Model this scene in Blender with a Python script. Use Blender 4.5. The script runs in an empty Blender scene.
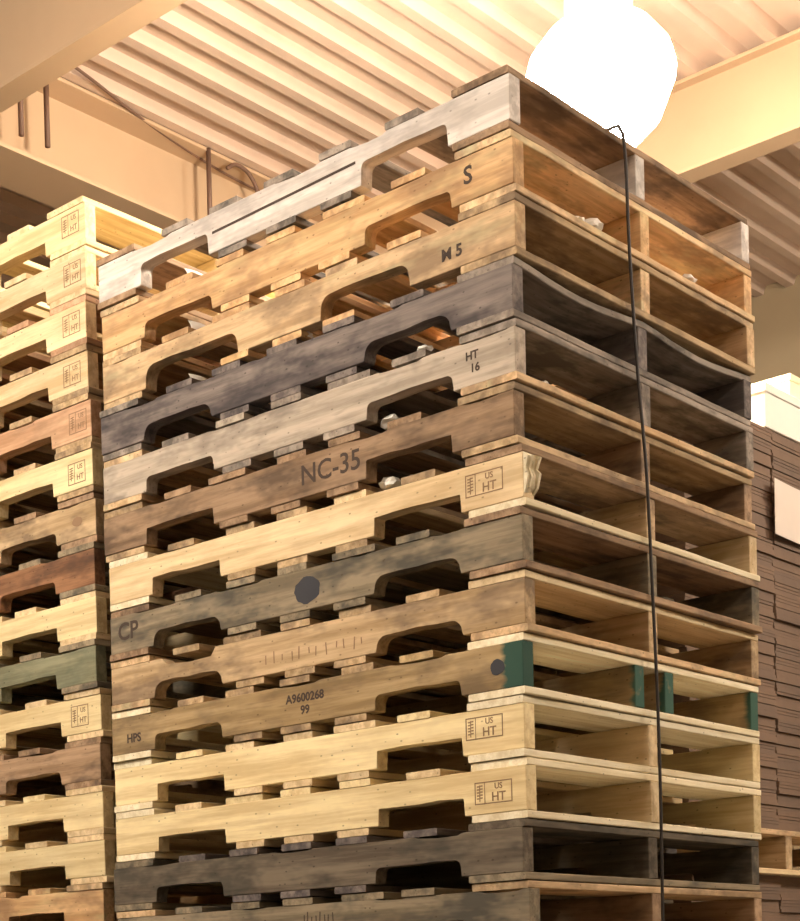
import bpy, bmesh, math, random
from mathutils import Vector, Matrix
random.seed(7)
S = bpy.context.scene
C = S.collection
PI = math.pi
PITCH = 0.12479            # height of one pallet in a stack
T = 26*PITCH               # height of the tall stack: 26 pallets
L, W, SH, BT, ST = 1.219, 1.016, 0.0910, 0.0162, 0.038

# ------------------------------------------------------------------ materials
def nmat(name):
    m = bpy.data.materials.new(name); m.use_nodes = True
    nt = m.node_tree; nt.nodes.clear()
    out = nt.nodes.new('ShaderNodeOutputMaterial'); b = nt.nodes.new('ShaderNodeBsdfPrincipled')
    nt.links.new(b.outputs[0], out.inputs[0])
    return m, nt, b
def nd(nt, t, **kw):
    n = nt.nodes.new(t)
    for k, v in kw.items(): setattr(n, k, v)
    return n
def mixc(nt, fac, a, b, mode='MIX'):
    n = nd(nt, 'ShaderNodeMix', data_type='RGBA', blend_type=mode)
    for s, v in ((0, fac), (6, a), (7, b)):
        if isinstance(v, bpy.types.NodeSocket): nt.links.new(v, n.inputs[s])
        else: n.inputs[s].default_value = v if s == 0 else (*v, 1)
    return n.outputs[2]
def ramp(nt, src, a, b, c0=0.0, c1=1.0):
    n = nd(nt, 'ShaderNodeMapRange'); nt.links.new(src, n.inputs[0])
    n.inputs[1].default_value = a; n.inputs[2].default_value = b
    n.inputs[3].default_value = c0; n.inputs[4].default_value = c1
    return n.outputs[0]
def math_(nt, op, a, b=0.0):
    n = nd(nt, 'ShaderNodeMath', operation=op)
    for i, v in enumerate((a, b)):
        if isinstance(v, bpy.types.NodeSocket): nt.links.new(v, n.inputs[i])
        else: n.inputs[i].default_value = v
    return n.outputs[0]
def mapped(nt, scale, rnd=True):
    tc = nd(nt, 'ShaderNodeTexCoord'); mp = nd(nt, 'ShaderNodeMapping')
    nt.links.new(tc.outputs['Object'], mp.inputs[0]); mp.inputs['Scale'].default_value = scale
    if rnd:
        oi = nd(nt, 'ShaderNodeObjectInfo'); v = nd(nt, 'ShaderNodeVectorMath', operation='SCALE')
        v.inputs[0].default_value = (53.1, 27.7, 91.3); nt.links.new(oi.outputs['Random'], v.inputs['Scale'])
        nt.links.new(v.outputs[0], mp.inputs['Location'])
    return mp.outputs[0]
def noise(nt, vec, scale=1, detail=4, rough=.6):
    n = nd(nt, 'ShaderNodeTexNoise'); nt.links.new(vec, n.inputs['Vector'])
    n.inputs['Scale'].default_value = scale; n.inputs['Detail'].default_value = detail
    n.inputs['Roughness'].default_value = rough
    return n.outputs['Fac']
def wood(name, light, dark, stain=(.07,.05,.04), amount=.5, end=None, end_len=.02):
    m, nt, b = nmat(name)
    g = noise(nt, mapped(nt, (2.2, 38, 38)), 1, 5, .65)
    col = mixc(nt, ramp(nt, g, .40, .60), light, tuple(d*.85 for d in dark))
    blot = noise(nt, mapped(nt, (4, 9, 9)), 1, 4, .7)
    col = mixc(nt, ramp(nt, blot, .47, .62, 0, min(.95, amount*1.15)), col, stain)
    pale = noise(nt, mapped(nt, (3, 14, 14)), 1.3, 3, .6)
    col = mixc(nt, ramp(nt, pale, .52, .72, 0, .5*amount), col, tuple(min(.85, l*1.5) for l in light))
    fine = noise(nt, mapped(nt, (14, 90, 90)), 1, 2, .5)
    col = mixc(nt, ramp(nt, fine, .60, .75, 0, .35*amount+.1), col, stain)
    vo = nd(nt, 'ShaderNodeTexVoronoi'); nt.links.new(mapped(nt, (6.5, 11, 11)), vo.inputs['Vector'])
    col = mixc(nt, ramp(nt, vo.outputs['Distance'], .06, .13, .75, 0), col, tuple(c*.35 for c in dark))
    oi = nd(nt, 'ShaderNodeObjectInfo')
    hs = nd(nt, 'ShaderNodeHueSaturation'); nt.links.new(col, hs.inputs['Color'])
    nt.links.new(ramp(nt, oi.outputs['Random'], 0, 1, .84, 1.14), hs.inputs['Value'])
    col = hs.outputs[0]
    if end:
        tc = nd(nt, 'ShaderNodeTexCoord'); sx = nd(nt, 'ShaderNodeSeparateXYZ'); nt.links.new(tc.outputs['Object'], sx.inputs[0])
        d = math_(nt, 'ADD', sx.outputs[0], math_(nt, 'MULTIPLY', noise(nt, mapped(nt, (9, 30, 30))), .05))
        col = mixc(nt, ramp(nt, d, L/2-end_len, L/2-end_len+.012), col, end)
    nt.links.new(col, b.inputs['Base Color']); b.inputs['Roughness'].default_value = .82
    b.inputs['Specular IOR Level'].default_value = .25
    bp = nd(nt, 'ShaderNodeBump'); bp.inputs['Strength'].default_value = .35; bp.inputs['Distance'].default_value = .002
    nt.links.new(g, bp.inputs['Height']); nt.links.new(bp.outputs[0], b.inputs['Normal'])
    return m
def plain(name, col, rough=.6, metal=0, var=.12, sc=8, dark=None):
    m, nt, b = nmat(name)
    n = noise(nt, mapped(nt, (sc, sc, sc), False), 1, 5)
    c = mixc(nt, ramp(nt, n, .35, .7), col, dark or tuple(x*(1-var) for x in col))
    nt.links.new(c, b.inputs['Base Color']); b.inputs['Roughness'].default_value = rough; b.inputs['Metallic'].default_value = metal
    return m
M = {
 'new':     wood('new_pine',        (.84,.68,.43), (.70,.52,.29), (.45,.31,.17), .25),
 'new2':    wood('new_yellow_pine', (.87,.74,.44), (.77,.60,.32), (.50,.36,.18), .2),
 'cut':     wood('fresh_cut_pine',    (.95,.87,.66), (.88,.76,.50), (.55,.42,.25), .15),
 'tan':     wood('orange_tan_wood', (.80,.54,.29), (.62,.38,.18), (.30,.18,.10), 0.60),
 'lighttan':wood('light_tan_wood',  (.80,.58,.35), (.62,.42,.23), (.27,.19,.12), 0.70),
 'pink':    wood('pinkish_wood',    (.66,.42,.27), (.52,.30,.17), (.24,.15,.09), .4),
 'brown':   wood('brown_wood',      (.42,.29,.185), (.30,.195,.115), (.10,.07,.05), 0.70),
 'midtan':  wood('worn_tan_wood',   (.58,.43,.26), (.43,.30,.16), (.17,.12,.08), 0.70),
 'grey':    wood('grey_weathered_wood', (.36,.31,.26), (.24,.20,.165), (.09,.08,.07), 0.80),
 'palegrey':wood('pale_grey_wood',  (.53,.46,.375), (.41,.35,.28), (.14,.12,.105), .55),
 'whitegrey':wood('whitish_grey_wood', (.76,.71,.66), (.62,.57,.52), (.25,.22,.21), .45),
 'darkgrey':wood('dark_grey_wood',  (.23,.195,.175), (.13,.11,.105), (.045,.04,.045), .7),
 'dark':    wood('dark_stained_wood', (.20,.165,.12), (.12,.095,.07), (.04,.04,.035), .6),
 'olive':   wood('grey_brown_wood', (.34,.28,.19), (.22,.18,.12), (.09,.085,.07), 0.80),
 'green':   wood('greenish_wood',   (.34,.34,.22), (.24,.24,.15), (.12,.14,.10), .5),
 'red':     wood('reddish_brown_wood', (.36,.19,.10), (.22,.11,.06), (.07,.045,.035), .6),
 'teal_end':wood('worn_tan_wood_with_teal_end', (.50,.37,.20), (.36,.25,.12), (.14,.10,.065), .5, end=(.035,.085,.065), end_len=.03),
 'teal_tip':wood('worn_wood_with_teal_tip', (.50,.37,.20), (.36,.25,.12), (.14,.10,.065), .5, end=(.05,.12,.09), end_len=-.01),
 'teal':    wood('teal_painted_wood', (.10,.26,.20), (.05,.15,.12), (.04,.06,.05), .5),
}
M['steel'] = plain('cream_painted_steel', (.52,.37,.235), .5, 0, .1, 2)
M['deck'] = plain('galvanised_roof_deck', (.66,.50,.39), .45, 0, .16, 3)
M['wall'] = plain('tan_plaster_wall', (.35,.27,.165), .9, 0, .1, 2)
M['floor'] = plain('concrete_floor', (.20,.18,.16), .8, 0, .3, 1.5)
M['card'] = plain('brown_cardboard', (.25,.165,.115), .85, 0, .3, 5)
M['card2'] = plain('greyish_cardboard', (.22,.15,.11), .85, 0, .3, 5)
M['whitecard'] = plain('white_card', (.93,.91,.84), .7, 0, .04)
M['creamcard'] = plain('cream_card', (.88,.80,.55), .7, 0, .05)
M['paper'] = plain('pinkish_white_paper', (.80,.70,.62), .8, 0, .05)
M['ink'] = plain('brown_stamp_ink', (.30,.19,.11), .9)
M['darkink'] = plain('dark_stamp_ink', (.065,.045,.035), .9)
M['paint'] = plain('dark_blue_grey_paint', (.028,.03,.04), .7)
M['black'] = plain('black_strap', (.035,.028,.025), .6)
M['wire'] = plain('brown_wire', (.16,.09,.06), .6)
M['housing'] = plain('lamp_housing_metal', (.45,.43,.40), .4, .6)
M['bit'] = plain('plain_white', (.9,.87,.8), .8)  # white of the small bits and of the stand-ins for bright glimpses
def emis(name, col, s):
    m, nt, b = nmat(name)
    b.inputs['Base Color'].default_value = (.9,.9,.9,1)
    b.inputs['Emission Color'].default_value = (*col,1); b.inputs['Emission Strength'].default_value = s
    return m
M['glow'] = emis('lit_lamp_glass', (1,.85,.68), 125)
M['glow4'] = emis('lit_lamp_glass_dim', (1,.90,.76), 46)
M['glow3'] = emis('lit_lamp_glass_near', (1,.90,.76), 125)
M['glow2'] = emis('lit_lamp_glass_soft', (1,.90,.76), 85)

# ------------------------------------------------------------------ helpers
def link(name, me, mat, parent=None, loc=(0,0,0), rot=(0,0,0), **props):
    o = bpy.data.objects.new(name, me); C.objects.link(o)
    o.location = loc; o.rotation_euler = rot
    if parent: o.parent = parent
    if me is not None and mat is not None:
        if not me.materials: me.materials.append(mat)
        o.material_slots[0].link = 'OBJECT'; o.material_slots[0].material = mat
    for k, v in props.items(): o[k] = v
    return o
def bm_mesh(name, bm, smooth=False):
    me = bpy.data.meshes.new(name); bmesh.ops.recalc_face_normals(bm, faces=bm.faces)
    bm.to_mesh(me); bm.free()
    if smooth:
        for p in me.polygons: p.use_smooth = True
    return me
def add_box(bm, x0, x1, y0, y1, z0, z1):
    v = [bm.verts.new((x, y, z)) for x in (x0, x1) for y in (y0, y1) for z in (z0, z1)]
    for f in ((0,1,3,2),(4,6,7,5),(0,4,5,1),(2,3,7,6),(0,2,6,4),(1,5,7,3)): bm.faces.new([v[i] for i in f])
    return v
def box_mesh(name, x0, x1, y0, y1, z0, z1, bev=0):
    bm = bmesh.new(); add_box(bm, x0, x1, y0, y1, z0, z1)
    if bev: bmesh.ops.bevel(bm, geom=bm.edges[:], offset=bev, segments=2, affect='EDGES', profile=.5)
    return bm_mesh(name, bm)
def prism(name, pts, y0, y1, axis='y', bev=0):
    """extrude the outline pts (a, b) along y (outline in xz) or x (outline in yz)"""
    bm = bmesh.new()
    def P(a, b, t): return (a, t, b) if axis == 'y' else (t, a, b)
    A = [bm.verts.new(P(a, b, y0)) for a, b in pts]; B = [bm.verts.new(P(a, b, y1)) for a, b in pts]
    bm.faces.new(A); bm.faces.new(B[::-1])
    n = len(pts)
    for i in range(n): bm.faces.new((A[i], B[i], B[(i+1)%n], A[(i+1)%n]))
    if bev: bmesh.ops.bevel(bm, geom=bm.edges[:], offset=bev, segments=1, affect='EDGES')
    return bm_mesh(name, bm)
def tube(name, pts, r, seg=8, closed=False):
    bm = bmesh.new(); rings = []
    n = len(pts); pts = [Vector(p) for p in pts]
    for i, p in enumerate(pts):
        d = (pts[min(i+1, n-1)]-pts[max(i-1, 0)]).normalized()
        a = d.orthogonal().normalized() if i == 0 else (pa - d*pa.dot(d)).normalized()
        pa = a; b = d.cross(a)
        rings.append([bm.verts.new(p + r*(math.cos(t)*a + math.sin(t)*b)) for t in [2*PI*k/seg for k in range(seg)]])
    for i in range(n-1):
        for k in range(seg): bm.faces.new((rings[i][k], rings[i][(k+1)%seg], rings[i+1][(k+1)%seg], rings[i+1][k]))
    bm.faces.new(rings[0][::-1]); bm.faces.new(rings[-1])
    return bm_mesh(name, bm, True)
def lathe(name, prof, seg=32):
    bm = bmesh.new(); rings = []
    for r, z in prof: rings.append([bm.verts.new((r*math.cos(2*PI*k/seg), r*math.sin(2*PI*k/seg), z)) for k in range(seg)])
    for i in range(len(prof)-1):
        for k in range(seg): bm.faces.new((rings[i][k], rings[i][(k+1)%seg], rings[i+1][(k+1)%seg], rings[i+1][k]))
    bm.faces.new(rings[0][::-1]); bm.faces.new(rings[-1])
    return bm_mesh(name, bm, True)

# ------------------------------------------------------------------ pallet pieces
def board_mesh(w, sag=0, seed=0, chip=False, length=W):
    """length along x, width along y, thickness z (centre at origin)"""
    rn = random.Random(seed); bm = bmesh.new(); n = 16; prev = None
    twist = rn.uniform(-.0012, .0012)
    for i in range(n+1):
        u = i/n; x = -length/2 + u*length
        e0 = -w/2 + rn.uniform(-.0012, .0012); e1 = w/2 + rn.uniform(-.0012, .0012)
        if chip and .35 < u < .62: e1 -= .012*rn.random()
        s = -sag*abs(math.sin(2*PI*u))**1.2 if sag else 0
        if sag < 0: s = sag*math.sin(PI*u)
        t = BT/2 - .0006
        c = .0016
        ring = [(e0, -t+c), (e0+c, -t), (e1-c, -t), (e1, -t+c), (e1, t-c), (e1-c, t), (e0+c, t), (e0, t-c)]
        cur = [bm.verts.new((x, y, z+s)) for y, z in ring]
        if prev:
            for k in range(8): bm.faces.new((prev[k], prev[(k+1)%8], cur[(k+1)%8], cur[k]))
        else: bm.faces.new(cur[::-1])
        prev = cur
    bm.faces.new(prev)
    return bm_mesh('board', bm)
BW = {'lead': .138, 'slat': .088, 'wide': .118}
BOARDS = {(k, s): board_mesh(w, 0, s*7+int(w*1000), s == 3) for k, w in BW.items() for s in range(4)}
SAG = board_mesh(BW['lead'], .014, 5)
SAG2 = board_mesh(BW['lead'], .015, 6)

def arc(cx, cz, r, a0, a1, n=4):
    return [(cx+r*math.cos(a0+(a1-a0)*i/n), cz+r*math.sin(a0+(a1-a0)*i/n)) for i in range(n+1)]
def stringer_mesh(style='square', seed=0, notches=None, depth=.038, top_dips=()):
    """profile in xz with two fork notches in the lower edge; near end is +x"""
    rn = random.Random(seed); h = SH/2
    notches = notches or [(-.457, -.229), (.229, .457)]
    r = {'square': .004, 'round': .028, 'soft': .014}[style]
    pts = [(-L/2, -h)]
    for a, b in notches:
        d = depth + rn.uniform(-.003, .003); rr = min(r, d-.004)
        pts += [(a, -h)]
        pts += arc(a+rr, -h+d-rr, rr, PI, PI/2)
        for q in (.3, .5, .7): pts.append((a+(b-a)*q, -h+d+rn.uniform(-.002, .002)))
        pts += arc(b-rr, -h+d-rr, rr, PI/2, 0)
        pts += [(b, -h)]
    pts += [(L/2, -h), (L/2, h)]
    tp = [(x, h) for x in []]
    for a, b, dd in sorted(top_dips, reverse=True):
        tp += [(b, h), (b-.012, h-dd), ((a+b)/2, h-dd*rn.uniform(.7, 1.2)), (a+.02, h-dd*.8), (a, h)]
    pts += tp + [(-L/2, h)]
    return prism('stringer', pts, -ST/2, ST/2, bev=.0014)
STR = {}
def stringer(style, seed, **kw):
    k = (style, seed % 4 if not kw else seed, str(kw))
    if kw: return stringer_mesh(style, seed, **kw)
    if k not in STR: STR[k] = stringer_mesh(style, seed % 4, **kw)
    return STR[k]

# ------------------------------------------------------------------ printed marks
def text_mesh(body, size, bold=.0):
    cu = bpy.data.curves.new('print', 'FONT'); cu.body = body; cu.size = size
    cu.align_x = 'CENTER'; cu.align_y = 'CENTER'; cu.extrude = .0002; cu.offset = bold
    cu.resolution_u = 3
    o = bpy.data.objects.new('tmp', cu); C.objects.link(o)
    me = bpy.data.meshes.new_from_object(o.evaluated_get(bpy.context.evaluated_depsgraph_get()))
    bpy.data.objects.remove(o); me.materials.clear()
    return me
def frame_stamp(w=.092, h=.046):
    """a boxed heat-treatment stamp: frame, divider, ear of wheat and HT letters"""
    bm = bmesh.new(); t = .0022; z = .0002
    for a in ((-w/2, w/2, h/2-t, h/2), (-w/2, w/2, -h/2, -h/2+t), (-w/2, -w/2+t, -h/2, h/2), (w/2-t, w/2, -h/2, h/2), (-w/2+.024, -w/2+.0255, -h/2, h/2)):
        add_box(bm, a[0], a[1], a[2], a[3], -z, z)
    cx = -w/2+.0125
    add_box(bm, cx-.001, cx+.001, -.017, .017, -z, z)
    for k in range(5):
        yy = -.012+k*.0062
        add_box(bm, cx-.007, cx-.0015, yy, yy+.0026, -z, z); add_box(bm, cx+.0015, cx+.007, yy+.001, yy+.0036, -z, z)
    x0 = .5*(-w/2+.024+w/2)+.0005
    k = (w-.024)/.068
    for body, size, yy in (('HT', .026*min(1, k+.15), -.22*h), ('US', .017, .25*h)):
        tm = text_mesh(body, size, .0003); bm2 = bmesh.new(); bm2.from_mesh(tm)
        bmesh.ops.transform(bm2, matrix=Matrix.Translation((x0, yy, 0)), verts=bm2.verts); bm2.to_mesh(tm); bm2.free(); bm.from_mesh(tm)
    me = bpy.data.meshes.new('stamp'); bm.to_mesh(me); bm.free()
    return me
STAMP = frame_stamp()
STAMP_S = frame_stamp(.066, .054)
def strokes(xs, h, z, col):
    out = []
    for i, x in enumerate(xs):
        hh = h*(.8+.3*math.sin(i*2.1))
        out.append((box_mesh('scratch_mark', -.0014, .0014, -hh/2, hh/2, -.0002, .0002), x, z+.003*math.sin(i*1.7), col, 'scratch_mark', .08*math.sin(i*3.3)))
    return out
def disc(r, sx=1, n=24, seed=1):
    rn = random.Random(seed); bm = bmesh.new()
    rr = [r*(1+rn.uniform(-.06, .06)) for _ in range(n)]
    pts = [(sx*rr[k]*math.cos(2*PI*k/n), rr[k]*math.sin(2*PI*k/n)) for k in range(n)]
    A = [bm.verts.new((x, y, -.0002)) for x, y in pts]; B = [bm.verts.new((x, y, .0002)) for x, y in pts]
    bm.faces.new(A); bm.faces.new(B[::-1])
    for k in range(n): bm.faces.new((A[k], B[k], B[(k+1)%n], A[(k+1)%n]))
    return bm_mesh('paint_spot', bm)

def torn_mesh():
    rn = random.Random(3); bm = bmesh.new()
    for i in range(5):
        y0 = -ST/2+i*ST/5; a = rn.uniform(.006, .02)
        pts = [(0, -SH/2+.004+.01*rn.random()), (a*.6, -SH/2+.02), (a, -.01+.02*rn.random()), (a*.55, .012), (a*1.1, SH/2-.01), (0, SH/2-.001)]
        A = [bm.verts.new((x, y0, z)) for x, z in pts]; B = [bm.verts.new((x, y0+ST/5, z)) for x, z in pts]
        bm.faces.new(A); bm.faces.new(B[::-1])
        for k in range(6): bm.faces.new((A[k], B[k], B[(k+1)%6], A[(k+1)%6]))
    return bm_mesh('torn_end', bm)

# ------------------------------------------------------------------ pallets
def pallet(x, y, z, label, group, ms, mb=None, lead=None, top_lead=None, style='square', marks=(), seed=0,
           sag=None, rot=0.0, str_kw=None, mid=None, ends=None, extra_mid=None, ymid=(0,), lean=0.0, drop=(), splinter=False):
    """x, y = near corner of the stack (right end of the long side); z = base"""
    rn = random.Random(seed*13+5)
    root = link('pallet', None, None, None, (x-L/2, y+W/2, z), (0, lean, rot), label=label, category='pallet', group=group)
    mb = mb or ms; lead = lead or mb; top_lead = top_lead or lead
    zs = BT + SH/2
    ysl = [-W/2+ST/2] + list(ymid) + [W/2-ST/2]
    for i, yy in enumerate(ysl):
        near = i == 0
        m = ms if near else (mid or (ms if rn.random() < .6 else mb))
        if ends and i in ends: m = ends[i]
        kw = dict(str_kw) if (near and str_kw) else {}
        if near and 'new' not in ms and 'top_dips' not in kw:
            a0 = -.58+.15*rn.random(); dips = []
            while a0 < .5:
                w0 = rn.uniform(.05, .16); dips.append((a0, min(a0+w0, .6), rn.uniform(.002, .007))); a0 += w0+rn.uniform(.08, .35)
            kw['top_dips'] = tuple(dips)
        s = link('stringer', stringer(style, seed+i, **kw), M[m], root, (rn.uniform(-.003, .003), yy, zs))
        if near:
            for mk in marks:
                me, mx, mz, col, nm, tilt = mk
                link(nm, me, M[col], s, (mx, -ST/2-.0005, mz), (PI/2, 0, 0) if not tilt else (PI/2, tilt, 0))
            if splinter: link('torn_end', torn_mesh(), M['cut'], s, (L/2+.0005, 0, 0), label='torn bright splintered end')
    # top deck: seven boards
    ex = L/2
    tops = [(ex-BW['lead']/2, 'lead')]
    gap = (L-2*BW['lead']-5*BW['slat'])/6
    kinds = ['slat']*5
    if seed % 3 == 1: kinds[1] = 'wide'
    if seed % 3 == 2: kinds[3] = 'wide'
    for i in range(5):
        cx = ex-BW['lead']-gap*(i+1)-BW['slat']*(i+.5)+rn.uniform(-.012, .012)
        tops.append((cx, kinds[i]))
    tops.append((-ex+BW['lead']/2, 'lead'))
    for i, (cx, k) in enumerate(tops):
        if i in drop: continue
        me = BOARDS[(k, rn.randrange(4))]
        if sag and i == 0: me = SAG if sag == 1 else SAG2
        m = top_lead if i == 0 else (lead if i == 6 else (mb if rn.random() < .75 else ms))
        o = link('top_board', me, M[m], root, (cx, rn.uniform(-.004, .004), BT+SH+BT/2), (0, 0, PI/2+rn.uniform(-.004, .004)))
    bots = [(ex-BW['lead']/2, 'lead'), (.155+rn.uniform(-.01, .01), 'slat'), (rn.uniform(-.01, .01), 'slat'), (-.155+rn.uniform(-.01, .01), 'slat'), (-ex+BW['lead']/2, 'lead')]
    for i, (cx, k) in enumerate(bots):
        m = lead if i in (0, 4) else mb
        link('bottom_board', BOARDS[(k, rn.randrange(4))], M[m], root, (cx+(rn.uniform(0, .006) if i == 0 else 0), rn.uniform(-.004, .004), BT/2), (0, 0, PI/2+rn.uniform(-.003, .003)))
    return root

HTs = lambda x=.525, z=0, col='ink', me=None: (me or STAMP, x, z, col, 'heat_stamp', 0)
G1 = 'pallets of the tall front stack'
main = [
 # label, stringer, boards, lead, style, kwargs
 ('topmost pallet of the tall front stack, pale grey weathered wood with a long dark crack', 'whitegrey', dict(mb='grey', lead='brown', style='soft', str_kw=dict(depth=.05), marks=[(box_mesh('crack', -.215, .215, -.003, .003, -.0002, .0002), 0, .004, 'darkink', 'crack', -.02)])),
 ('orange-tan worn pallet second from the top of the tall front stack', 'tan', dict(mb='tan', lead='lighttan', style='soft', marks=[(text_mesh('S', .05, .001), .50, .005, 'darkink', 'ink_mark', 0)])),
 ('light tan chewed-up pallet third from the top of the tall front stack', 'lighttan', dict(mb='tan', lead='midtan', style='round', mid='lighttan',
    str_kw=dict(notches=[(-.457,-.15),(.10,.345)], depth=.05), marks=[(text_mesh('M 5', .034, .001), .455, -.012, 'darkink', 'ink_mark', 0)])),
 ('dark grey-stained pallet fourth from the top of the tall front stack', 'darkgrey', dict(mb='darkgrey', lead='grey', style='round', sag=2)),
 ('pale grey pallet with small HT 16 stamp, directly below the dark grey one', 'palegrey', dict(mb='grey', lead='lighttan', top_lead='grey', style='soft',
    marks=[(text_mesh('HT', .024, .0006), .505, .014, 'darkink', 'ink_mark', 0), (text_mesh('16', .024, .0006), .512, -.012, 'darkink', 'ink_mark', 0)])),
 ('brown pallet with large NC-35 stencilled on its long side', 'brown', dict(mb='brown', lead='midtan', style='square', marks=[(text_mesh('NC-35', .062, .0006), .13, 0, 'darkink', 'stencil_mark', 0)])),
 ('clean new cream pine pallet directly below the NC-35 one, boxed stamp at its near end', 'new', dict(mb='midtan', lead='cut', top_lead='brown', style='square', splinter=True, marks=[HTs(.515, .004)])),
 ('grey-brown pallet with a round dark paint spot and CP stencilled at its left end', 'olive', dict(mb='olive', lead='brown', style='round',
    marks=[(disc(.030, 1.25), .04, -.002, 'paint', 'paint_spot', 0), (text_mesh('CP', .060, .001), -.545, .004, 'darkink', 'stencil_mark', 0)])),
 ('tan pallet with a row of short vertical scratches, directly below the paint-spotted one', 'midtan', dict(mb='midtan', lead='lighttan', top_lead='new', style='round',
    marks=strokes([-.09,-.065,-.04,-.01,.01,.04,.06,.09,.12,.14,.17,.19], .026, -.012, 'ink'), str_kw=dict(top_dips=[(-.43,-.25,.022)]))),
 ('worn tan pallet with teal-painted near end and dark number stamp', 'teal_end', dict(mb='midtan', lead='cut', style='soft', ymid=(-.06, .075), ends={1:'teal_tip', 2:'teal_tip', 3:'teal_tip'},
    marks=[(text_mesh('A9600268', .027, .0008), .03, .012, 'darkink', 'number_stamp', 0), (text_mesh('99', .027, .0008), .03, -.016, 'darkink', 'number_stamp', 0), (text_mesh('HPS', .030, .0008), -.53, -.010, 'darkink', 'ink_mark', 0), (disc(.016, 1.1, seed=4), .548, .0, 'paint', 'paint_spot', 0)])),
 ('new yellow pine pallet directly below the teal-ended one, boxed stamp at its near end', 'new2', dict(mb='new', lead='cut', style='square', marks=[HTs(.512, .008)])),
 ('lower of the two new yellow pine pallets low in the tall front stack', 'new2', dict(mb='new', lead='cut', style='square', marks=[HTs(.53, -.002)])),
 ('dark grimy pallet directly below the lower new yellow pine pallet', 'dark', dict(mb='darkgrey', lead='olive', top_lead='dark', style='soft', mid='dark')),  # inner boards and stringers take darker wood to carry the openings' shade
 ('dull grey-tan pallet cut by the bottom edge, lowest visible of the tall front stack', 'olive', dict(mb='olive', lead='lighttan', top_lead='lighttan', style='soft', mid='brown', marks=strokes([.01,.02,.032,.045,.056,.07,.08,.094], .03, .01, 'darkink'))),
]
JX = [0, .004, .006, .0, .004, 0, .010, .012, .006, .004, .0, .002, .0, .004]
for k, (lab, ms, kw) in enumerate(main):
    pallet(JX[k], random.uniform(-.006, .006), T-(k+1)*PITCH, lab, G1, ms, seed=k, rot=random.uniform(-.004, .004), **kw)

# the pallets that carry the stacks, under the picture's bottom edge: same outline, one mesh
def simple_pallet_mesh(w=W):
    bm = bmesh.new()
    for yy in (-w/2, -ST/2, w/2-ST): add_box(bm, -L/2, L/2, yy, yy+ST, BT, BT+SH)
    for i in range(7):
        c = -L/2+BW['lead']/2 + i*(L-BW['lead'])/6; add_box(bm, c-.05, c+.05, -w/2, w/2, BT+SH, BT*2+SH)
    for c in (-L/2+.069, -.155, 0, .155, L/2-.069): add_box(bm, c-.045, c+.045, -w/2, w/2, 0, BT)
    return bm_mesh('pallet', bm)
SP = simple_pallet_mesh()
for k in range(12):
    link('pallet', SP, M['midtan' if k % 2 else 'olive'], None, (-L/2, W/2, k*PITCH), label='worn pallet of the tall front stack, below the picture edge', category='pallet', group='pallets low in the tall front stack')

G2 = 'pallets of the left stack'
LX, LY = -1.280, .016
LT = T+.188
PL = .1236
left = [
 ('topmost pallet of the left stack, bright yellow new pine', 'new2', dict(mb='new2', marks=[HTs(.555, .006, me=STAMP_S)])),
 ('second pallet from the top of the left stack, new pine with boxed stamp', 'new', dict(mb='new', marks=[HTs(.56, .004, me=STAMP_S)])),
 ('third pallet from the top of the left stack, level with the tan chewed-up top pallets', 'new', dict(mb='pink', marks=[HTs(.555, .002, me=STAMP_S)])),
 ('fourth pallet from the top of the left stack, cream with boxed stamp', 'new', dict(mb='midtan', marks=[HTs(.55, 0, me=STAMP_S)])),
 ('pinkish tan pallet, fifth from the top of the left stack', 'pink', dict(mb='midtan', marks=[HTs(.56, 0, me=STAMP_S)])),
 ('yellowish new pallet just below the pinkish one in the left stack', 'new2', dict(mb='midtan', marks=[HTs(.55, -.004, me=STAMP_S)])),
 ('worn tan pallet directly above the reddish brown one in the left stack', 'midtan', dict(mb='brown', style='soft', marks=[(disc(.012, 1.6, seed=9), .54, 0, 'ink', 'paint_spot', 0)])),
 ('reddish brown split pallet in the middle of the left stack', 'red', dict(mb='olive', style='soft')),
 ('light pine pallet directly below the reddish brown one in the left stack', 'new2', dict(mb='new')),
 ('greenish grey pallet in the left stack, third below... the reddish one', 'green', dict(mb='olive', style='square')),
 ('pine pallet with boxed stamp directly below the greenish one in the left stack', 'new2', dict(mb='new', marks=[HTs(.53, 0, me=STAMP_S)])),
 ('brown weathered pallet low in the left stack, between two pine ones', 'brown', dict(mb='brown', style='soft')),
 ('pine pallet directly below the low brown weathered one in the left stack', 'new2', dict(mb='new')),
 ('pine pallet second below the low brown weathered one in the left stack', 'new2', dict(mb='new')),
 ('orange-tan pallet cut by the bottom edge in the left stack', 'tan', dict(mb='midtan')),
]
left[9] = ('greenish grey pallet low in the left stack, second below the reddish brown one', *left[9][1:])
for k, (lab, ms, kw) in enumerate(left):
    pallet(LX+random.uniform(-.006, .006), LY+random.uniform(-.006, .006), LT-(k+1)*PL, lab, G2, ms, seed=20+k, rot=random.uniform(-.004, .004), **kw)
zb = LT-15*PL
nn = int(zb//.1195); 
for k in range(nn):
    o = link('pallet', SP, M['midtan' if k % 2 else 'brown'], None, (LX-L/2, LY+W/2, k*zb/nn), label='worn pallet of the left stack, below the picture edge', category='pallet', group='pallets low in the left stack')
    o.scale.z = min(1.08, (zb/nn-.0008)/(2*BT+SH))

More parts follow.
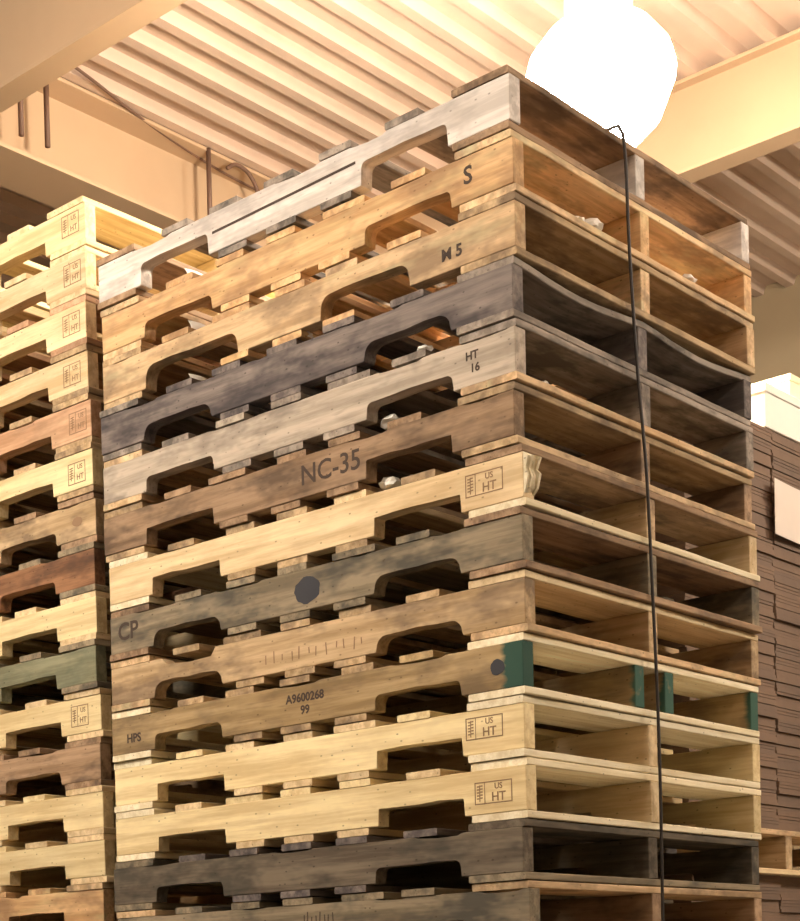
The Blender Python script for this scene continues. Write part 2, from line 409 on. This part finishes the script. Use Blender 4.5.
# ------------------------------------------------------------------ cardboard on the right
CX, CY = -.2, 1.075
G3 = 'flattened cardboard boxes stacked behind the tall front stack'
def carton_mesh(seed):
    rn = random.Random(seed); bm = bmesh.new()
    h = .033
    for i in range(4):
        a, b, c, d = [rn.uniform(-.003, .003) for _ in range(4)]
        add_box(bm, -.56+a, .56+b, -.2455+c*.3, .2455+d*.3, i*h/4+.0002, (i+1)*h/4-.0002)
    return bm_mesh('flattened_carton', bm)
CM = [carton_mesh(i) for i in range(5)]
ct = T-.335; cb = T-1.428
n = 32
for col in range(2):
    cyy = CY+.245+col*.495
    for k in range(n):
        z = cb + k*(ct-cb)/n
        o = link('flattened_carton', CM[(k*3+col) % 5], M['card' if (k+col) % 3 else 'card2'], None, (CX-.575+random.uniform(-.003, .003), cyy+random.uniform(-.001, .001), z),
             label='layers of flattened brown cardboard boxes in the high pile behind the tall pallet stack', category='cardboard', group=G3)
pallet(CX+.01, CY-.01, T-1.428-.1250, 'pallet carrying the high cardboard pile, seen at the right edge', 'pallet under cardboard', 'lighttan', mb='midtan', lead='new', top_lead='lighttan', seed=41)
zb2 = T-1.553
n2 = 47
for col in range(2):
    for k in range(n2):
        z = PITCH + k*(zb2-PITCH)/n2
        if z+.04 > zb2-.30:
            link('flattened_carton', CM[(k*3+col) % 5], M['card' if (k+col) % 3 else 'card2'], None, (CX-.575+random.uniform(-.005, .005), CY+.245+col*.495, z),
                 label='layers of flattened brown cardboard boxes underneath the pallet at the lower right edge', category='cardboard', group='flattened cardboard boxes under the right pallet')
            top0 = min(top0, z) if 'top0' in globals() else z
        # lower ones are one tied bundle
for col in range(2):
    bm = bmesh.new(); z = PITCH
    while z < top0-.0085: add_box(bm, -.56+random.uniform(-.005,.005), .56+random.uniform(-.005,.005), -.24, .24, z+.0005, z+.008); z += .0085
    link('cardboard_bundle', bm_mesh('cardboard_bundle', bm), M['card'], None, (CX-.575, CY+.245+col*.495, 0), label='tied bundle of flattened cardboard below the picture edge', category='cardboard', group='cardboard bundles near the floor')
link('pallet', SP, M['olive'], None, (CX-L/2, CY+W/2, 0), label='pallet on the floor under the cardboard bundles', category='pallet')
# white shallow carton and cream box on top
def carton(name, x1, y0, y1, z0, h, mat, label, depth=.5):
    root = link(name, None, None, None, (x1-depth/2, (y0+y1)/2, z0), label=label, category='box')
    w = y1-y0
    link('tray', box_mesh('tray', -depth/2, depth/2, -w/2, w/2, 0, h*.8, .002), M[mat], root)
    link('lid', box_mesh('lid', -depth/2-.004, depth/2+.004, -w/2-.004, w/2+.004, h*.8, h, .002), M[mat], root)
    return root
carton('shallow_box', CX-.01, 1.522, 2.06, ct+.001, .118, 'whitecard', 'flat white box lying on top of the high cardboard pile at right', .5)
carton('shallow_box', CX-.05, 1.76, 2.05, ct+.1205, .09, 'creamcard', 'cream box lying on top of the flat white box on the cardboard pile', .4)
# paper sheet taped on the side
bm = bmesh.new(); N = 6; vs = []
for i in range(N+1):
    for j in range(N+1):
        u, v = i/N, j/N
        vs.append(bm.verts.new((.006+.010*(1-u)**2, 1.535+.02*(1-v)*0+u*.28, T-.474-.150*(1-v)-.0*u)))
for i in range(N):
    for j in range(N): bm.faces.new((vs[i*(N+1)+j], vs[(i+1)*(N+1)+j], vs[(i+1)*(N+1)+j+1], vs[i*(N+1)+j+1]))
me = bm_mesh('paper_sheet', bm)
ps = link('paper_sheet', me, M['paper'], None, (CX-.009, 0, 0), label='pinkish white paper sheet stuck on the side of the cardboard pile', category='paper')
so = ps.modifiers.new('s', 'SOLIDIFY'); so.thickness = .001

# ------------------------------------------------------------------ strap down the short side of the tall stack
sp = [(-.55,.37,.006), (-.25,.38,.006), (-.02,.39,.007), (.018,.393,-.004), (.026,.397,-.07), (.024,.41,-.258), (.024,.434,-.508), (.026,.46,-.718), (.024,.48,-.975), (.024,.493,-1.215), (.024,.498,-1.434), (.024,.497,-1.75), (.024,.49,-2.4), (.03,.48,-3.2)]
def smooth(pts, n=8):
    P = [Vector(p) for p in pts]; out = []
    for i in range(len(P)-1):
        p0, p1, p2, p3 = P[max(i-1,0)], P[i], P[i+1], P[min(i+2,len(P)-1)]
        for k in range(n):
            t = k/n; out.append(.5*((2*p1)+(p2-p0)*t+(2*p0-5*p1+4*p2-p3)*t*t+(3*p1-p0-3*p2+p3)*t**3))
    return out+[P[-1]]
link('strap', tube('strap', [p+Vector((0,0,T)) for p in smooth(sp)], .0036), M['black'], None,
     label='thin dark strap hanging down the short side of the tall front stack', category='strap')

# white bits set on board edges in the openings
def bit(x, y, k, lab, s=.022):
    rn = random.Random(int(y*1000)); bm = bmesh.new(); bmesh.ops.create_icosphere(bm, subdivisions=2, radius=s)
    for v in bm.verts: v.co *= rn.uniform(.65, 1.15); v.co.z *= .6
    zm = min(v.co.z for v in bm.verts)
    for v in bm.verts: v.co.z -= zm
    link('white_bit', bm_mesh('white_bit', bm), M['bit'], None, (x, y, T-k*PITCH+BT+.0005), label=lab, category='bit', group='white bits in the stack')
bit(-.018, .33, 2, 'rough white scrap beside the strap, nearer it, on the second pallet from the top', .026)
bit(-.020, .27, 2, 'smaller white scrap farther left of the strap on the second pallet from the top', .018)
bit(-.022, .74, 2, 'white scrap right of the strap on the second pallet from the top', .024)
bit(-.022, .13, 5, 'white scrap near the corner, on the pale grey HT 16 pallet', .016)

def sliver(x, k, lab, y0=.02, ln=.10, h=.026):  # white piece added to stand in for lamplit boards glimpsed through the gaps
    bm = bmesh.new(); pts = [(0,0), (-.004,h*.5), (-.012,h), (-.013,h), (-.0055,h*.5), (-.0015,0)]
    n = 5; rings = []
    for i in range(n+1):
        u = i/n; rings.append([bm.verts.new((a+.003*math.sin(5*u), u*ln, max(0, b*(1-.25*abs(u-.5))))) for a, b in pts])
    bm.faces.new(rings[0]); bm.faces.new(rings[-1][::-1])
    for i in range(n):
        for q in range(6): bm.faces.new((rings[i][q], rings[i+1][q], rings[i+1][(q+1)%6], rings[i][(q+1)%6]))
    link('glimpse_sliver', bm_mesh('glimpse_sliver', bm), M['bit'], None, (x, y0, T-k*PITCH-.0002), label=lab, category='paper', group='white stand-ins for lamplit glimpses in the stack')
sliver(-.925, 1, 'white slip standing in for a lamplit glimpse in the left fork opening of the topmost pallet')
sliver(-.918, 2, 'white slip standing in for a lamplit glimpse in the left fork opening of the second pallet from the top')
sliver(-.922, 3, 'white slip standing in for a lamplit glimpse in the left fork opening third from the top, left of two')
sliver(-.775, 3, 'white slip standing in for a lamplit glimpse in the left fork opening third from the top, right of two')
def glimpse_bit(x, y, k, lab, s_): bit(x, y, k+BT/PITCH, lab, s_)  # white lump added to stand in for a bright glimpse between the boards
glimpse_bit(-.575, .035, 3, 'white scrap standing in for a bright glimpse on top of the dark grey pallet, middle of its long side', .018)
glimpse_bit(-.745, .025, 4, 'white scrap standing in for a bright glimpse on top of the pale grey HT 16 pallet, left of its middle', .018)
glimpse_bit(-.245, .030, 4, 'white scrap standing in for a bright glimpse in the right fork opening of the dark grey pallet', .018)
glimpse_bit(-.355, .050, 5, 'largest white scrap standing in for a bright glimpse, on top of the NC-35 pallet in the right fork opening', .028)
glimpse_bit(-.365, .055, 6, 'yellowish white scrap standing in for a bright glimpse on top of the clean new cream pallet in the right fork opening', .026)

# ------------------------------------------------------------------ building
ZC, ZF = T+1.435, T+1.10
XL, XR, YN, YB = -9.0, 7.0, -8.0, 4.93
link('floor', box_mesh('floor', XL, XR, YN, YB, -.1, 0), M['floor'], kind='structure')
pts = []; x = XL; p = .1524
low = []
while x < XR:
    low += [(x, ZC+.038), (x+.085, ZC+.038), (x+.098, ZC), (x+.139, ZC)]; x += p
pts = low + [(low[-1][0]+.013, ZC+.07), (XL, ZC+.07)]
link('ceiling', prism('ceiling', pts, YN, YB), M['deck'], kind='structure')
link('wall_back', box_mesh('wall_back', XL, XR, YB, YB+.15, -.1, ZC+.07), M['wall'], kind='structure')
link('wall_left', box_mesh('wall_left', XL-.15, XL, YN, YB, -.1, ZC+.07), M['wall'], kind='structure')
link('wall_right', box_mesh('wall_right', XR+.05, XR+.2, YN, YB, -.1, ZC+.07), M['wall'], kind='structure')
link('wall_front', box_mesh('wall_front', XL, XR, YN-.15, YN, -.1, ZC+.07), M['wall'], kind='structure')
def ibeam(name, c, a0, a1, axis, label, fl=.10, group='roof beams'):
    """I-section: web at c, bottom flange at ZF"""
    h = fl/2; tw = .006; tf = .014; zt = ZC-.001
    prof = [(c-h, ZF), (c+h, ZF), (c+h, ZF+tf), (c+tw, ZF+tf), (c+tw, zt-tf), (c+h, zt-tf), (c+h, zt), (c-h, zt), (c-h, zt-tf), (c-tw, zt-tf), (c-tw, ZF+tf), (c-h, ZF+tf)]
    me = prism(name, prof, a0, a1, 'x' if axis == 'x' else 'y', bev=.001)
    return link(name, me, M['steel'], label=label, category='beam', group=group)
ibeam('roof_beam', 2.90, XL, XR, 'x', 'wide cream roof beam crossing behind the tall stack at upper right')
ibeam('roof_beam', .715, XL, XR, 'x', 'cream roof beam crossing the upper left corner')
ibeam('roof_beam', -2.77, .78, 2.84, 'y', 'deep peach beam between the two crossing beams, above the left stack', .23)
ibeam('roof_beam', -2.77, 2.96, YB-.01, 'y', 'short beam running on to the back wall beyond the wide one', .23)
for y0, y1, lab in ((.995, 1.0, 'dark hanger rod at far left against the peach beam'), (1.115, 1.12, 'longer dark hanger rod second from the left against the peach beam'), (1.94, 1.95, 'dark hanger rod just above the left end of the tall stack')):
    za = 1.31 if y0 < 1.1 else 1.432; zb_ = 1.165 if y0 < 1.5 else 1.115
    o = link('hanger_rod', tube('hanger_rod', [(-2.655, y0, T+1.43), (-2.655, y0, T+zb_)], .010), M['wire'], label=lab, category='rod', group='hanger rods')
link('hook', tube('hook', smooth([(-2.64,2.03,T+1.38), (-2.64,2.08,T+1.41), (-2.64,2.15,T+1.40), (-2.64,2.20,T+1.35), (-2.64,2.21,T+1.27)]), .008), M['wire'], label='curved dark hook beside the hanger rod above the tall stack', category='hook')
link('cable', tube('cable', smooth([(-2.50,.80,T+1.425), (-2.57,1.2,T+1.428), (-2.66,1.6,T+1.425), (-2.72,2.0,T+1.42), (-2.74,2.3,T+1.42), (-2.74,2.8,T+1.43)]), .0055), M['wire'], label='thin brown cable running along the deck above the peach beam', category='cable')

# ------------------------------------------------------------------ lamps
def lamp(x, y, z, label, glow, r=.2):
    root = link('high_bay_lamp', None, None, None, (x, y, z), label=label, category='lamp', group='high bay lamps')
    link('refractor', lathe('refractor', [(.03,-r*.95), (r*.45,-r*.85), (r*.8,-r*.5), (r*.98,-.01), (r,.02), (r*.93,r*.35), (r*.7,r*.65), (r*.42,r*.8)]), M[glow], root)
    link('housing', lathe('housing', [(r*.43,r*.8), (r*.45,r*.85), (r*.45,r*1.5), (r*.36,r*1.65), (.02,r*1.68)]), M['housing'], root)
    link('stem', tube('stem', [(0,0,r*1.66), (0,0,ZC-z-.0)], .009), M['housing'], root)
    return root
lamp(-0.506, 1.199, T+0.582, 'glaring high bay lamp hanging above the tall stack', 'glow', .2)
lamp(-1.4, -2.5, T+.85, 'high bay lamp in front of the left stack, outside the picture', 'glow3', .22)
lamp(.4, -4.8, T+.9, 'high bay lamp behind the viewer, outside the picture', 'glow4', .22)
lamp(2.9, .2, T+1.0, 'high bay lamp to the right, outside the picture', 'glow4', .22)
lamp(2.1, 3.0, T+.75, 'high bay lamp at the far right, outside the picture', 'glow2', .22)

w = bpy.data.worlds.new('world'); S.world = w; w.use_nodes = True
w.node_tree.nodes['Background'].inputs[0].default_value = (1,.85,.65,1); w.node_tree.nodes['Background'].inputs[1].default_value = .05

# ------------------------------------------------------------------ camera
yaw, pit, rol = -0.776858790951622, -0.030595639134714237, -0.02764716553239029
f = Vector((math.sin(yaw)*math.cos(pit), math.cos(yaw)*math.cos(pit), math.sin(pit)))
r = Vector((math.cos(yaw), -math.sin(yaw), 0)); u = r.cross(f)
r2 = math.cos(rol)*r + math.sin(rol)*u; u2 = -math.sin(rol)*r + math.cos(rol)*u
cam = bpy.data.cameras.new('camera'); co = bpy.data.objects.new('camera', cam); C.objects.link(co)
m = Matrix((r2, u2, -f)).transposed().to_4x4(); m.translation = Vector((1.9442377345241637, -2.949835966656274, T-1.838920367391804))
co.matrix_world = m
cam.sensor_fit = 'HORIZONTAL'; cam.sensor_width = 36; cam.lens = 1709.774*36/800
cam.shift_x = (400-194.73)/800; cam.shift_y = (1048.1-460.5)/800
cam.clip_start = .05; cam.clip_end = 60
S.camera = co
S.view_settings.view_transform = 'Standard'; S.view_settings.look = 'None'; S.view_settings.gamma = 1
S.view_settings.use_curve_mapping = False
S.view_settings.exposure = 0.75
S.cycles.use_denoising = True
S.cycles.max_bounces = 6; S.cycles.diffuse_bounces = 4
S.cycles.sample_clamp_indirect = 8
